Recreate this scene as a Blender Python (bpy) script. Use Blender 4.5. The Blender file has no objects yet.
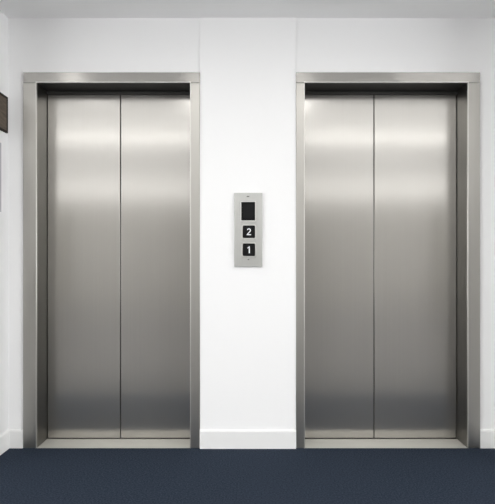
import bpy, bmesh, math
from mathutils import Vector, Matrix

S = bpy.context.scene
C = S.collection

# ------------------------------------------------------------------ measures
PXM = 174.0            # photo pixels per metre in the plane of the lift wall (Y = 0)
VX, VY = 249.0, 262.0  # vanishing point
D = 3.04               # camera distance from that plane
EYE = (448.4 - VY) / PXM
CEIL = 2.478
def X(px): return (px - VX) / PXM
def Z(py): return EYE + (VY - py) / PXM

# ------------------------------------------------------------------ helpers
def box(bm, x0, x1, y0, y1, z0, z1):
    v = [bm.verts.new(p) for p in ((x0,y0,z0),(x1,y0,z0),(x1,y1,z0),(x0,y1,z0),
                                   (x0,y0,z1),(x1,y0,z1),(x1,y1,z1),(x0,y1,z1))]
    for f in ((0,3,2,1),(4,5,6,7),(0,1,5,4),(1,2,6,5),(2,3,7,6),(3,0,4,7)):
        bm.faces.new([v[i] for i in f])

def link(name, bm, mat, parent=None, bevel=0.0, seg=2, smooth=False):
    bmesh.ops.recalc_face_normals(bm, faces=bm.faces)
    me = bpy.data.meshes.new(name)
    bm.to_mesh(me); bm.free()
    me.materials.append(mat)
    if smooth:
        for p in me.polygons: p.use_smooth = True
    o = bpy.data.objects.new(name, me)
    C.objects.link(o)
    if parent: o.parent = parent
    if bevel:
        m = o.modifiers.new('bevel', 'BEVEL')
        m.width = bevel; m.segments = seg; m.limit_method = 'ANGLE'; m.harden_normals = True
    return o

def boxes(name, lst, mat, parent=None, bevel=0.0, seg=2):
    bm = bmesh.new()
    for b in lst: box(bm, *b)
    return link(name, bm, mat, parent, bevel, seg)

def empty(name, loc=(0, 0, 0)):
    o = bpy.data.objects.new(name, None)
    o.location = loc; o.empty_display_size = 0.1
    C.objects.link(o)
    return o

def tag(o, label=None, cat=None, group=None, kind=None):
    if label: o['label'] = label
    if cat: o['category'] = cat
    if group: o['group'] = group
    if kind: o['kind'] = kind
    return o

def struct(name, lst, mat, bevel=0.0, label=None, cat=None):
    o = boxes(name, lst, mat, None, bevel)
    return tag(o, label, cat, None, 'structure')

def rrect(w, h, r, n=5):
    pts = []
    for cx, cz, a0 in ((w/2-r, h/2-r, 0), (-w/2+r, h/2-r, 90), (-w/2+r, -h/2+r, 180), (w/2-r, -h/2+r, 270)):
        for i in range(n + 1):
            a = math.radians(a0 + 90*i/n)
            pts.append((cx + r*math.cos(a), cz + r*math.sin(a)))
    return pts

def slab(name, pts, y0, y1, mat, parent, bevel=0.0, hole=None, seg=2):
    """a plate outlined in X,Z, from y0 (front) to y1 (back); hole = equally long inner outline"""
    bm = bmesh.new()
    n = len(pts)
    f = [bm.verts.new((x, y0, z)) for x, z in pts]
    b = [bm.verts.new((x, y1, z)) for x, z in pts]
    for i in range(n):
        bm.faces.new((f[i], f[(i+1) % n], b[(i+1) % n], b[i]))
    if hole:
        hf = [bm.verts.new((x, y0, z)) for x, z in hole]
        hb = [bm.verts.new((x, y1, z)) for x, z in hole]
        for i in range(n):
            j = (i+1) % n
            bm.faces.new((f[i], f[j], hf[j], hf[i]))
            bm.faces.new((b[i], b[j], hb[j], hb[i]))
            bm.faces.new((hf[i], hf[j], hb[j], hb[i]))
    else:
        bm.faces.new(f); bm.faces.new(b)
    return link(name, bm, mat, parent, bevel, seg)

def disc(name, r, y0, y1, mat, parent, n=20, slot=False):
    return slab(name, [(r*math.cos(2*math.pi*i/n), r*math.sin(2*math.pi*i/n)) for i in range(n)], y0, y1, mat, parent, 0.0003)

# ------------------------------------------------------------------ materials
def base_mat(name):
    m = bpy.data.materials.new(name); m.use_nodes = True
    nt = m.node_tree
    return m, nt, nt.nodes['Principled BSDF']

def paint(name, col, rough=0.6, bump=0.02, scale=220, spec=0.3):
    m, nt, p = base_mat(name)
    p.inputs['Base Color'].default_value = (*col, 1)
    p.inputs['Roughness'].default_value = rough
    p.inputs['Specular IOR Level'].default_value = spec
    tc = nt.nodes.new('ShaderNodeTexCoord')
    nz = nt.nodes.new('ShaderNodeTexNoise'); nz.inputs['Scale'].default_value = scale
    bp = nt.nodes.new('ShaderNodeBump'); bp.inputs['Strength'].default_value = bump; bp.inputs['Distance'].default_value = 0.001
    nt.links.new(tc.outputs['Object'], nz.inputs['Vector'])
    nt.links.new(nz.outputs['Fac'], bp.inputs['Height'])
    nt.links.new(bp.outputs['Normal'], p.inputs['Normal'])
    return m

def brushed(name, col, rough, aniso, grain, streak=0.05, broad=0.0):
    """brushed metal; grain 'Z' (vertical) or 'X' (horizontal)"""
    m, nt, p = base_mat(name)
    p.inputs['Metallic'].default_value = 1.0
    p.inputs['Anisotropic'].default_value = aniso
    tc = nt.nodes.new('ShaderNodeTexCoord')
    mp = nt.nodes.new('ShaderNodeMapping')
    mp.inputs['Scale'].default_value = (170, 170, 0.6) if grain == 'Z' else (0.6, 170, 170)
    nz = nt.nodes.new('ShaderNodeTexNoise'); nz.inputs['Scale'].default_value = 1.0; nz.inputs['Detail'].default_value = 3
    nt.links.new(tc.outputs['Object'], mp.inputs['Vector']); nt.links.new(mp.outputs['Vector'], nz.inputs['Vector'])
    mix = nt.nodes.new('ShaderNodeMix'); mix.data_type = 'RGBA'
    mix.inputs['A'].default_value = (*[c*(1-streak) for c in col], 1)
    mix.inputs['B'].default_value = (*[min(1, c*(1+streak)) for c in col], 1)
    nt.links.new(nz.outputs['Fac'], mix.inputs['Factor'])
    nt.links.new(mix.outputs['Result'], p.inputs['Base Color'])
    mr = nt.nodes.new('ShaderNodeMapRange')
    mr.inputs['To Min'].default_value = rough*0.99; mr.inputs['To Max'].default_value = rough*1.01
    nt.links.new(nz.outputs['Fac'], mr.inputs['Value']); nt.links.new(mr.outputs['Result'], p.inputs['Roughness'])
    # the highlight spreads across the grain
    geo = nt.nodes.new('ShaderNodeNewGeometry')
    cr = nt.nodes.new('ShaderNodeVectorMath'); cr.operation = 'CROSS_PRODUCT'
    cr.inputs[1].default_value = (0, 0, 1) if grain == 'Z' else (1, 0, 0)
    nt.links.new(geo.outputs['Normal'], cr.inputs[0])
    nt.links.new(cr.outputs['Vector'], p.inputs['Tangent'])
    if broad:                                  # a wider second lobe, as on hairline-finished sheet
        q = nt.nodes.new('ShaderNodeBsdfPrincipled')
        q.inputs['Metallic'].default_value = 1.0
        q.inputs['Roughness'].default_value = 0.55
        q.inputs['Anisotropic'].default_value = 0.5
        nt.links.new(mix.outputs['Result'], q.inputs['Base Color'])
        nt.links.new(cr.outputs['Vector'], q.inputs['Tangent'])
        ms = nt.nodes.new('ShaderNodeMixShader'); ms.inputs[0].default_value = broad
        nt.links.new(p.outputs[0], ms.inputs[1]); nt.links.new(q.outputs[0], ms.inputs[2])
        nt.links.new(ms.outputs[0], nt.nodes['Material Output'].inputs['Surface'])
    return m

def plain(name, col, rough=0.4, metal=0.0, spec=0.5, coat=0.0):
    m, nt, p = base_mat(name)
    tc = nt.nodes.new('ShaderNodeTexCoord')
    nz = nt.nodes.new('ShaderNodeTexNoise'); nz.inputs['Scale'].default_value = 60
    nt.links.new(tc.outputs['Object'], nz.inputs['Vector'])
    mr = nt.nodes.new('ShaderNodeMapRange')
    mr.inputs['To Min'].default_value = rough*0.9; mr.inputs['To Max'].default_value = min(1, rough*1.1)
    nt.links.new(nz.outputs['Fac'], mr.inputs['Value']); nt.links.new(mr.outputs['Result'], p.inputs['Roughness'])
    p.inputs['Base Color'].default_value = (*col, 1)
    p.inputs['Metallic'].default_value = metal
    p.inputs['Specular IOR Level'].default_value = spec
    p.inputs['Coat Weight'].default_value = coat
    return m

def carpet_mat():
    m, nt, p = base_mat('blue_carpet')
    p.inputs['Roughness'].default_value = 0.95
    p.inputs['Specular IOR Level'].default_value = 0.02
    p.inputs['Sheen Weight'].default_value = 0.02
    p.inputs['Sheen Roughness'].default_value = 0.6
    p.inputs['Sheen Tint'].default_value = (0.5, 0.6, 0.8, 1)
    tc = nt.nodes.new('ShaderNodeTexCoord')
    n1 = nt.nodes.new('ShaderNodeTexNoise'); n1.inputs['Scale'].default_value = 130; n1.inputs['Detail'].default_value = 4
    n2 = nt.nodes.new('ShaderNodeTexNoise'); n2.inputs['Scale'].default_value = 900
    nt.links.new(tc.outputs['Object'], n1.inputs['Vector']); nt.links.new(tc.outputs['Object'], n2.inputs['Vector'])
    r = nt.nodes.new('ShaderNodeValToRGB')
    r.color_ramp.elements[0].position = 0.3; r.color_ramp.elements[0].color = (0.012, 0.0178, 0.0285, 1)
    r.color_ramp.elements[1].position = 0.7; r.color_ramp.elements[1].color = (0.040, 0.052, 0.074, 1)
    nt.links.new(n1.outputs['Fac'], r.inputs['Fac']); nt.links.new(r.outputs['Color'], p.inputs['Base Color'])
    b = nt.nodes.new('ShaderNodeBump'); b.inputs['Strength'].default_value = 0.5; b.inputs['Distance'].default_value = 0.003
    nt.links.new(n2.outputs['Fac'], b.inputs['Height']); nt.links.new(b.outputs['Normal'], p.inputs['Normal'])
    return m

def sign_mat():
    m, nt, p = base_mat('dark_walnut')
    p.inputs['Roughness'].default_value = 0.5
    p.inputs['Specular IOR Level'].default_value = 0.3
    tc = nt.nodes.new('ShaderNodeTexCoord')
    mp = nt.nodes.new('ShaderNodeMapping'); mp.inputs['Scale'].default_value = (12, 12, 60)
    nz = nt.nodes.new('ShaderNodeTexNoise'); nz.inputs['Scale'].default_value = 1.6; nz.inputs['Detail'].default_value = 5
    nt.links.new(tc.outputs['Object'], mp.inputs['Vector']); nt.links.new(mp.outputs['Vector'], nz.inputs['Vector'])
    r = nt.nodes.new('ShaderNodeValToRGB')
    r.color_ramp.elements[0].position = 0.3; r.color_ramp.elements[0].color = (0.060, 0.043, 0.028, 1)
    r.color_ramp.elements[1].position = 0.72; r.color_ramp.elements[1].color = (0.13, 0.10, 0.072, 1)
    nt.links.new(nz.outputs['Fac'], r.inputs['Fac']); nt.links.new(r.outputs['Color'], p.inputs['Base Color'])
    return m

def emit(name, col, s):
    m, nt, p = base_mat(name)
    p.inputs['Base Color'].default_value = (0.8, 0.8, 0.8, 1)
    p.inputs['Emission Color'].default_value = (*col, 1)
    p.inputs['Emission Strength'].default_value = s
    return m

M_WALL   = paint('wall_paint', (0.885, 0.885, 0.885))
M_PIER   = paint('pier_paint', (0.90, 0.90, 0.90))
M_SIDE   = paint('side_wall_paint', (0.83, 0.83, 0.83))
M_CEIL   = paint('ceiling_paint', (0.93, 0.93, 0.93), 0.8)
M_REAR   = paint('rear_wall_paint', (0.215, 0.208, 0.191))
M_TRIM   = paint('trim_paint', (0.84, 0.84, 0.83), 0.35, 0.005, 120, 0.5)
M_DOOR   = brushed('brushed_steel_door', (0.59, 0.574, 0.543), 0.185, 0.6, 'Z', 0.04, 0.30)
M_STILE  = brushed('brushed_steel_stile', (0.48, 0.467, 0.438), 0.36, 0.6, 'Z', 0.05, 0.3)
M_HEAD   = brushed('brushed_steel_head', (0.52, 0.507, 0.48), 0.26, 0.9, 'X', 0.04, 0.3)
M_EDGE   = brushed('lighter_edge_steel', (0.68, 0.67, 0.64), 0.45, 0.4, 'Z', 0.03)
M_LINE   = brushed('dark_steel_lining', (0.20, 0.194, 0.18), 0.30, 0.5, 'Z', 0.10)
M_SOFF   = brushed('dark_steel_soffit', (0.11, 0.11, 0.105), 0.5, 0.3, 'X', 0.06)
M_SHADE  = plain('painted_header_shade', (0.05, 0.05, 0.047), 0.6, 0.0, 0.2)
M_SILL   = brushed('aluminium_sill', (0.63, 0.62, 0.58), 0.75, 0.3, 'X', 0.04)
M_PLATE  = brushed('brushed_faceplate', (0.57, 0.573, 0.553), 0.45, 0.4, 'Z', 0.05)
M_BEZEL  = plain('polished_bezel', (0.80, 0.80, 0.78), 0.35, 1.0)
M_RUBBER = plain('black_rubber', (0.012, 0.012, 0.011), 0.7)
M_BLACK  = plain('black_button', (0.008, 0.008, 0.0085), 0.5, 0.0, 0.15)
M_GLASS  = plain('dark_display_glass', (0.008, 0.008, 0.0085), 0.35, 0.0, 0.12)
M_DEAD   = plain('unlit_display_window', (0.013, 0.013, 0.014), 0.4, 0.0, 0.12)
M_WHITE  = plain('white_numeral', (0.85, 0.86, 0.88), 0.5)
M_SCREW  = plain('dark_screw', (0.16, 0.16, 0.155), 0.5, 0.6)
M_CARPET = carpet_mat()
M_BORDER = paint('dark_border_stone', (0.078, 0.079, 0.081), 0.5, 0.01, 20)
M_TILE   = paint('lobby_tile', (0.11, 0.108, 0.109), 0.45, 0.01, 20)
M_SIGN   = sign_mat()
M_SIGNRIM = plain('black_sign_rim', (0.022, 0.018, 0.014), 0.6, 0.0, 0.1)
M_NOTICE = plain('grey_notice', (0.50, 0.50, 0.505), 0.6)
M_LAMPF  = plain('lamp_frame', (0.8, 0.8, 0.8), 0.5)

# ------------------------------------------------------------------ geometry of the lift wall
WY = 0.012                     # face of the wall either side of the pier
PY = 0.0035                    # face of the pier between the lifts
REC = 0.160                    # doors stand this far behind the casing face
HEAD_Z = Z(82.8)               # underside of the head casing
CAS_Z = Z(72.2)                # top of the head casing
XL, XR = X(8.0)*1.003, X(495.6)*1.003
PIER0, PIER1 = X(199.9), X(296.0)
LIFTS = [  # outer left, inner left, inner right, outer right, seam (at the door plane), wording
    (X(23.0), X(36.6), X(190.0), PIER0-0.001, (120.5-VX)/PXM*(D+REC)/D, 'left'),
    (PIER1+0.001, X(304.8), X(467.6), X(480.2), (374.0-VX)/PXM*(D+REC)/D, 'right'),
]
LT = 0.014                     # lining thickness
G = 0.001

# ------------------------------------------------------------------ the setting
(a0,a1,a2,a3,_,_), (b0,b1,b2,b3,_,_) = LIFTS
op = lambda l: (l[1]-LT-G, l[2]+LT+G)
oL, oR = op(LIFTS[0]), op(LIFTS[1])
TOPZ = HEAD_Z + LT + G
struct('wall_back', [(-6.1, oL[0], WY, 0.42, 0, CEIL), (oL[1], oR[0], WY, 0.42, 0, CEIL), (oR[1], 6.1, WY, 0.42, 0, CEIL),
                     (oL[0], oL[1], WY, 0.42, TOPZ, CEIL), (oR[0], oR[1], WY, 0.42, TOPZ, CEIL)], M_WALL)
struct('wall_center', [(PIER0, PIER1, PY, WY-0.0005, 0, CEIL-0.0005)], M_PIER, 0.0015)
# side walls are short cheeks; the lobby opens out beyond them
CHEEK = -0.30
struct('wall_left', [(XL-0.12, XL, CHEEK, WY-0.0005, 0, CEIL-0.0005), (-6.0, XL-0.12, CHEEK, CHEEK+0.12, 0, CEIL-0.0005)], M_SIDE)
struct('wall_right', [(XR, XR+0.12, CHEEK, WY-0.0005, 0, CEIL-0.0005), (XR+0.12, 6.0, CHEEK, CHEEK+0.12, 0, CEIL-0.0005)], M_SIDE)
REAR = -8.6
struct('wall_rear', [(-6.1, 6.1, REAR-0.1, REAR, 0, CEIL)], M_REAR)
# added unseen fill: window-like glowing panels at both ends even out the lift wall
WY0, WY1, WZ0, WZ1 = -7.6, -1.2, 0.25, 2.30
M_FILL = emit('side_fill_glow', (0.985, 0.99, 1.0), 5.7)
for sd, x0, x1, n in (('left', -6.1, -6.0, 1), ('right', 6.0, 6.1, 2)):
    struct('wall_rear_' + sd, [(x0, x1, REAR, WY0, 0, CEIL), (x0, x1, WY1, CHEEK+0.12, 0, CEIL),
                               (x0, x1, WY0, WY1, 0, WZ0), (x0, x1, WY0, WY1, WZ1, CEIL)], M_REAR)
    xm = (x0+x1)/2
    wn = struct('fill_panel_%d' % n, [(xm-0.03, xm+0.03, WY0, WY1, WZ0, WZ0+0.05), (xm-0.03, xm+0.03, WY0, WY1, WZ1-0.05, WZ1)] +
           [(xm-0.03, xm+0.03, y, y+0.05, WZ0+0.05, WZ1-0.05) for y in (WY0, WY0+1.6, WY0+3.2, WY0+4.8, WY1-0.05)], M_TRIM)
    boxes('fill_pane', [(xm-0.004, xm+0.004, WY0+0.05, WY1-0.05, WZ0+0.05, WZ1-0.05)], M_FILL, wn)
struct('ceiling', [(-6.1, 6.1, REAR-0.1, 0.42, CEIL, CEIL+0.1)], M_CEIL)
CARP = -0.95
BORD = -1.68
struct('floor', [(-6.1, 6.1, CARP, 0.42, -0.1, 0.0)], M_CARPET, label='dark navy blue carpet in front of the lifts')
struct('floor_border', [(-6.1, 6.1, BORD, CARP, -0.1, 0.0)], M_BORDER)
struct('floor_rear', [(-6.1, 6.1, REAR-0.1, BORD, -0.1, 0.0)], M_TILE)

def skirting(name, p0, p1, inward, m0=0, m1=0):
    """moulded skirting from p0 to p1 (x,y); inward = unit normal; m0/m1 mitre the ends by that many thicknesses"""
    T, H = 0.011, 0.107
    prof = [(0, 0), (T, 0), (T, H-0.010), (T*0.75, H-0.003), (T*0.45, H), (0, H)]
    d = Vector((p1[0]-p0[0], p1[1]-p0[1])); d.normalize()
    n = Vector(inward)
    bm = bmesh.new(); rings = []
    for p, s in ((p0, m0), (p1, -m1)):
        rings.append([bm.verts.new((p[0]+n.x*u+d.x*u*s, p[1]+n.y*u+d.y*u*s, z)) for u, z in prof])
    k = len(prof)
    for i in range(k):
        j = (i+1) % k
        bm.faces.new((rings[0][i], rings[0][j], rings[1][j], rings[1][i]))
    bm.faces.new(rings[0]); bm.faces.new(rings[1])
    return tag(link(name, bm, M_TRIM), kind='structure')
e = 0.0006
skirting('baseboard_back_left', (XL+e, WY-e), (a0-0.001, WY-e), (0, -1), 1, 0)
skirting('baseboard_back_right', (b3+0.001, WY-e), (XR-e, WY-e), (0, -1), 0, 1)
skirting('baseboard_center', (PIER0, PY-e), (PIER1, PY-e), (0, -1))
skirting('baseboard_left', (XL+e, CHEEK), (XL+e, WY-e), (1, 0), 0, 1)
skirting('baseboard_right', (XR-e, CHEEK), (XR-e, WY-e), (-1, 0), 0, 1)

# ------------------------------------------------------------------ lifts
def lift(L, label):
    o0, i0, i1, o1, seam, side = L
    t = empty('elevator', ((i0+i1)/2, REC, 0))
    tag(t, label, 'elevator', 'elevators in the lobby wall')
    ox, oy = t.location.x, t.location.y
    def bx(x0, x1, y0, y1, z0, z1): return (x0-ox, x1-ox, y0-oy, y1-oy, z0, z1)
    CT = WY - 0.0005
    z0 = 0.001
    # casing: head across the full width, two stiles under it
    hd = boxes('header_casing', [bx(o0, o1, 0.0, CT, HEAD_Z, CAS_Z)], M_HEAD, t, 0.002, 2)
    E = 0.0055                             # lighter raised strip along the inner edge
    boxes('edge_strip', [bx(i0-E, i1+E, -0.0022, -0.0003, HEAD_Z+0.0005, HEAD_Z+E)], M_EDGE, hd, 0.0008)
    for x0, x1, e0, e1 in ((o0, i0, i0-E, i0-0.0005), (i1, o1, i1+0.0005, i1+E)):
        sc = boxes('side_casing', [bx(x0, x1, 0.0, CT, z0, HEAD_Z-0.0008)], M_STILE, t, 0.002, 2)
        boxes('edge_strip', [bx(e0, e1, -0.0022, -0.0003, z0, HEAD_Z-0.0010)], M_EDGE, sc, 0.0008)
    # deep lining of the opening
    Y1 = 0.30
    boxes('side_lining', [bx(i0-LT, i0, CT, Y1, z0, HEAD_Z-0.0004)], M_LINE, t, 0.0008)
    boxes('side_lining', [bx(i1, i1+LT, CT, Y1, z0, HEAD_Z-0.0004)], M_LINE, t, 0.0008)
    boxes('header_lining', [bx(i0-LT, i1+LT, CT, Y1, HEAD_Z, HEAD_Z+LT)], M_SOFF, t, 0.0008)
    # sill with a running groove under the doors
    sl = boxes('sill', [bx(i0+0.0005, i1-0.0005, 0.001, REC-0.004, 0.0005, 0.003),
                        bx(i0+0.0005, i1-0.0005, REC+0.034, Y1, 0.0005, 0.003)], M_SILL, t, 0.0012)
    boxes('door_track', [bx(i0+0.0005, i1-0.0005, REC-0.003, REC+0.033, 0.0005, 0.001)], M_RUBBER, sl)
    # leaves
    zb, zt = 0.007, HEAD_Z - 0.005
    g = 0.0032
    boxes('header_shade', [bx(i0+0.001, i1-0.001, REC-0.016, REC-0.003, HEAD_Z-0.020, HEAD_Z-0.003)], M_SHADE, t, 0.001)  # added dark strip: the header's shade on the door tops as colour
    boxes('door_panel', [bx(i0+0.003, seam-g, REC, REC+0.03, zb, zt)], M_DOOR, t, 0.0016, 2)
    boxes('door_panel', [bx(seam+g, i1-0.003, REC, REC+0.03, zb, zt)], M_DOOR, t, 0.0016, 2)
    boxes('door_seal', [bx(seam-g+0.0003, seam+g-0.0003, REC+0.012, REC+0.03, zb, zt)], M_RUBBER, t)
    boxes('door_brush', [bx(i0+0.001, i1-0.001, REC+0.032, REC+0.05, 0.008, HEAD_Z-0.001)], M_RUBBER, t)
    return t
lift(LIFTS[0], 'brushed steel elevator doors nearest the brown wall sign, on the left of the call panel')
lift(LIFTS[1], 'wider brushed steel elevator doors on the right of the call panel')

# ------------------------------------------------------------------ call panel
PSC = PXM * D/(D+PY)           # pixels per metre on the pier face
def pp(px, py): return ((px-VX)/PSC, EYE+(VY-py)/PSC)
cx, cz = pp(248.3, 229.8)
pan = empty('call_panel', (cx, PY, cz))
tag(pan, 'silver elevator call panel with black display and 2 and 1 buttons on the white pier', 'call panel')
def off(px, py): x, z = pp(px, py); return x-cx, z-cz
def at(o, px, py, y=0.0):
    x, z = off(px, py); o.location = (x, y, z); return o
pw, ph = 28.2/PSC, 73.6/PSC
FY = -0.012
slab('faceplate', rrect(pw, ph, 0.003, 3), FY, -0.0006, M_PLATE, pan, 0.007, seg=1)
# display
dw, dh = 13.6/PSC, 18.2/PSC
d = at(slab('display', rrect(dw, dh, 0.003), FY-0.0012, FY+0.001, M_GLASS, pan, 0.0005), 248.2, 211.4)
slab('display_bezel', rrect(dw+0.013, dh+0.013, 0.006), FY-0.0008, FY-0.0001, M_BEZEL, d, 0.0004, hole=rrect(dw+0.001, dh+0.001, 0.003))
slab('display_window', rrect(dw*0.70, dh*0.74, 0.006), FY-0.0016, FY-0.0013, M_DEAD, d)
def stroke(pts, w):
    """outline (left side, right side) of a bold stroke along pts"""
    L, R = [], []
    for i, p in enumerate(pts):
        p = Vector(p)
        d0 = (p - Vector(pts[i-1])).normalized() if i else None
        d1 = (Vector(pts[i+1]) - p).normalized() if i < len(pts)-1 else None
        n = Vector((0, 0))
        for d in (d0, d1):
            if d is not None: n += Vector((-d.y, d.x))
        n.normalize()
        k = n.dot(Vector((-(d0 or d1).y, (d0 or d1).x)))
        L.append(p + n*w/2/max(k, 0.5)); R.append(p - n*w/2/max(k, 0.5))
    return L, R
def numeral(ch, parent, h, y):
    """bold sans figure h high, raised on the button"""
    bm = bmesh.new(); t = 0.0005
    def ribbon(pts, w):
        L, R = stroke([(a*h, b*h) for a, b in pts], w*h)
        lf = [bm.verts.new((v.x, -t, v.y)) for v in L]; rf = [bm.verts.new((v.x, -t, v.y)) for v in R]
        lb = [bm.verts.new((v.x, t*0.6, v.y)) for v in L]; rb = [bm.verts.new((v.x, t*0.6, v.y)) for v in R]
        n = len(L)
        for i in range(n-1):
            bm.faces.new((lf[i], lf[i+1], rf[i+1], rf[i])); bm.faces.new((lb[i], lb[i+1], rb[i+1], rb[i]))
            bm.faces.new((lf[i], lf[i+1], lb[i+1], lb[i])); bm.faces.new((rf[i], rf[i+1], rb[i+1], rb[i]))
        bm.faces.new((lf[0], rf[0], rb[0], lb[0])); bm.faces.new((lf[-1], rf[-1], rb[-1], lb[-1]))
    if ch == '2':
        arc = [(0.225*math.cos(math.radians(a)), 0.205 + 0.22*math.sin(math.radians(a))) for a in range(170, -31, -20)]
        ribbon(arc + [(0.10, -0.02), (-0.08, -0.20), (-0.215, -0.36)], 0.14)
        ribbon([(-0.31, -0.425), (0.31, -0.425)], 0.15)
    else:
        ribbon([(0.06, 0.5), (0.06, -0.5)], 0.17)
        ribbon([(0.03, 0.44), (-0.06, 0.31), (-0.21, 0.235)], 0.14)
    return link('numeral', bm, M_WHITE, parent) , y
def place_numeral(r):
    o, y = r; o.location = (0, y, 0); return o
for ch, py in (('2', 231.9), ('1', 249.8)):
    b = at(slab('call_button', rrect(12.2/PSC, 12.4/PSC, 0.007), FY-0.004, FY+0.001, M_BLACK, pan, 0.0012), 248.9, py)
    b['label'] = 'black square button marked ' + ch
    slab('button_bezel', rrect(12.2/PSC+0.013, 12.4/PSC+0.013, 0.011), FY-0.0016, FY-0.0001, M_BEZEL, b, 0.0005,
         hole=rrect(12.2/PSC+0.0008, 12.4/PSC+0.0008, 0.0073))
    place_numeral(numeral(ch, b, 0.0395, FY-0.0044))
for px, py, w, h in ((248.0, 196.8, 0.016, 0.0065), (248.5, 259.6, 0.010, 0.006)):
    at(slab('screw', rrect(w, h, h*0.45), FY-0.0006, FY+0.001, M_SCREW, pan, 0.0003), px, py)

# ------------------------------------------------------------------ things on the left wall
def wall_y(px, x):             # distance Y at which a point of the plane X = x shows at photo column px
    return -D + (D*PXM) * x/(px-VX)
TH = 0.012
y_end = wall_y(8.0, XL+TH)
sf = D*PXM/(D+y_end)           # px per metre there
zt, zb = EYE+(VY-97.3)/sf, EYE+(VY-133.4)/sf
slen = 0.22
sg = empty('wall_sign', (XL+0.0006, y_end-slen/2, (zt+zb)/2))
tag(sg, 'dark brown wooden sign mounted high on the side wall by the corner', 'sign')
hz, hy = (zt-zb)/2, slen/2
R = 0.012
boxes('sign_board', [(0.001, TH-0.002, -hy+R, hy-R, -hz+R, hz-R)], M_SIGN, sg, 0.001)
boxes('sign_rim', [(0, TH, -hy, hy, hz-R, hz), (0, TH, -hy, hy, -hz, -hz+R),
                   (0, TH, -hy, -hy+R, -hz+R, hz-R), (0, TH, hy-R, hy, -hz+R, hz-R)], M_SIGNRIM, sg, 0.0015)

# lower grey board whose edge just shows at the photo's margin
y2 = wall_y(1.3, XL+0.010)
s2 = D*PXM/(D+y2)
z2t, z2b = EYE+(VY-143.0)/s2, EYE+(VY-212.0)/s2
nb = empty('notice_sign', (XL+0.0006, y2-0.09, (z2t+z2b)/2))
tag(nb, 'pale grey notice panel on the side wall below the brown sign', 'notice')
h2 = (z2t-z2b)/2
boxes('board', [(0.0005, 0.007, -0.082, 0.082, -h2+0.008, h2-0.008)], M_NOTICE, nb)
boxes('board_rim', [(0, 0.010, -0.09, 0.09, h2-0.008, h2), (0, 0.010, -0.09, 0.09, -h2, -h2+0.008),
                    (0, 0.010, -0.09, -0.082, -h2+0.008, h2-0.008), (0, 0.010, 0.082, 0.09, -h2+0.008, h2-0.008)], M_NOTICE, nb, 0.001)

# ------------------------------------------------------------------ ceiling lamps, with added washers and glow panels (above and behind the camera)
def lamp(x0, x1, y0, y1, label, mat):
    t = empty('ceiling_light', ((x0+x1)/2, (y0+y1)/2, CEIL))
    tag(t, label, 'ceiling light', 'ceiling light panels')
    w, h = (x1-x0)/2, (y1-y0)/2
    f = 0.02
    boxes('lamp_frame', [(-w, w, -h, -h+f, -0.02, -0.0006), (-w, w, h-f, h, -0.02, -0.0006),
                         (-w, -w+f, -h+f, h-f, -0.02, -0.0006), (w-f, w, -h+f, h-f, -0.02, -0.0006)], M_LAMPF, t)
    boxes('lamp_diffuser', [(-w+f+0.0005, w-f-0.0005, -h+f+0.0005, h-f-0.0005, -0.015, -0.001)], mat, t)
WASH, SLIM, ROW, BACK, SOFT, DIM = (emit(n, (1.0, 0.99, 0.97), e) for n, e in
    (('added_wall_washer', 4.0), ('added_side_washer', 4.6), ('panel_diffuser', 6.2), ('rear_panel_diffuser', 1.42),
     ('added_ceiling_glow', 0.88), ('dim_added_ceiling_glow', 0.40)))
lamp(-0.53, 0.53, -1.62, -0.95, 'short added wall-wash light over the call panel', WASH)  # this and the next two are washers added to brighten the lift wall
lamp(-1.39, -1.21, -1.15, -0.65, 'narrow added wall-wash light over the elevator beside the brown sign', SLIM)
lamp(1.05, 1.65, -0.80, -0.65, 'narrow added wall-wash light over the wider elevator', SLIM)
lamp(-5.7, -0.55, -1.62, -1.20, 'narrow added ceiling glow panel reaching towards the brown sign side', SOFT)
lamp(0.55, 5.7, -1.62, -1.20, 'narrow added ceiling glow panel reaching towards the side without a sign', SOFT)
lamp(-5.7, 5.7, -2.44, -1.64, 'wide added ceiling glow panel in front of the elevators', SOFT)  # SOFT and DIM panels: glow added in place of a brightly lit ceiling
lamp(-5.7, 5.7, -2.66, -2.46, 'bright ceiling light strip between two added ceiling glow panels', ROW)
lamp(-5.7, 5.7, -5.60, -2.68, 'wide added ceiling glow panel in the middle of the lobby', DIM)
lamp(-5.7, 5.7, -8.40, -5.62, 'bright luminous ceiling panel nearest the rear wall', BACK)

# ------------------------------------------------------------------ world, camera, view
w = bpy.data.worlds.new('world'); S.world = w; w.use_nodes = True
w.node_tree.nodes['Background'].inputs[0].default_value = (0.02, 0.02, 0.02, 1)

cam = bpy.data.cameras.new('camera'); co = bpy.data.objects.new('camera', cam); C.objects.link(co)
co.location = (0, -D, EYE); co.rotation_euler = (math.radians(90), 0, 0)
cam.sensor_fit = 'HORIZONTAL'; cam.sensor_width = 36.0
cam.lens = 36.0 * D*PXM / 495.0
cam.shift_x = -(VX-247.5)/495.0
cam.shift_y = (VY-252.0)/495.0
cam.clip_start = 0.01
S.camera = co
vs = S.view_settings
vs.view_transform = 'Standard'; vs.look = 'None'; vs.gamma = 1; vs.use_curve_mapping = False
vs.exposure = 0.10
S.cycles.use_denoising = True
S.cycles.denoiser = 'OPENIMAGEDENOISE'; S.cycles.denoising_prefilter = 'ACCURATE'
S.cycles.use_adaptive_sampling = False
S.cycles.max_bounces = 12; S.cycles.diffuse_bounces = 8; S.cycles.glossy_bounces = 8
S.cycles.sample_clamp_indirect = 4.0
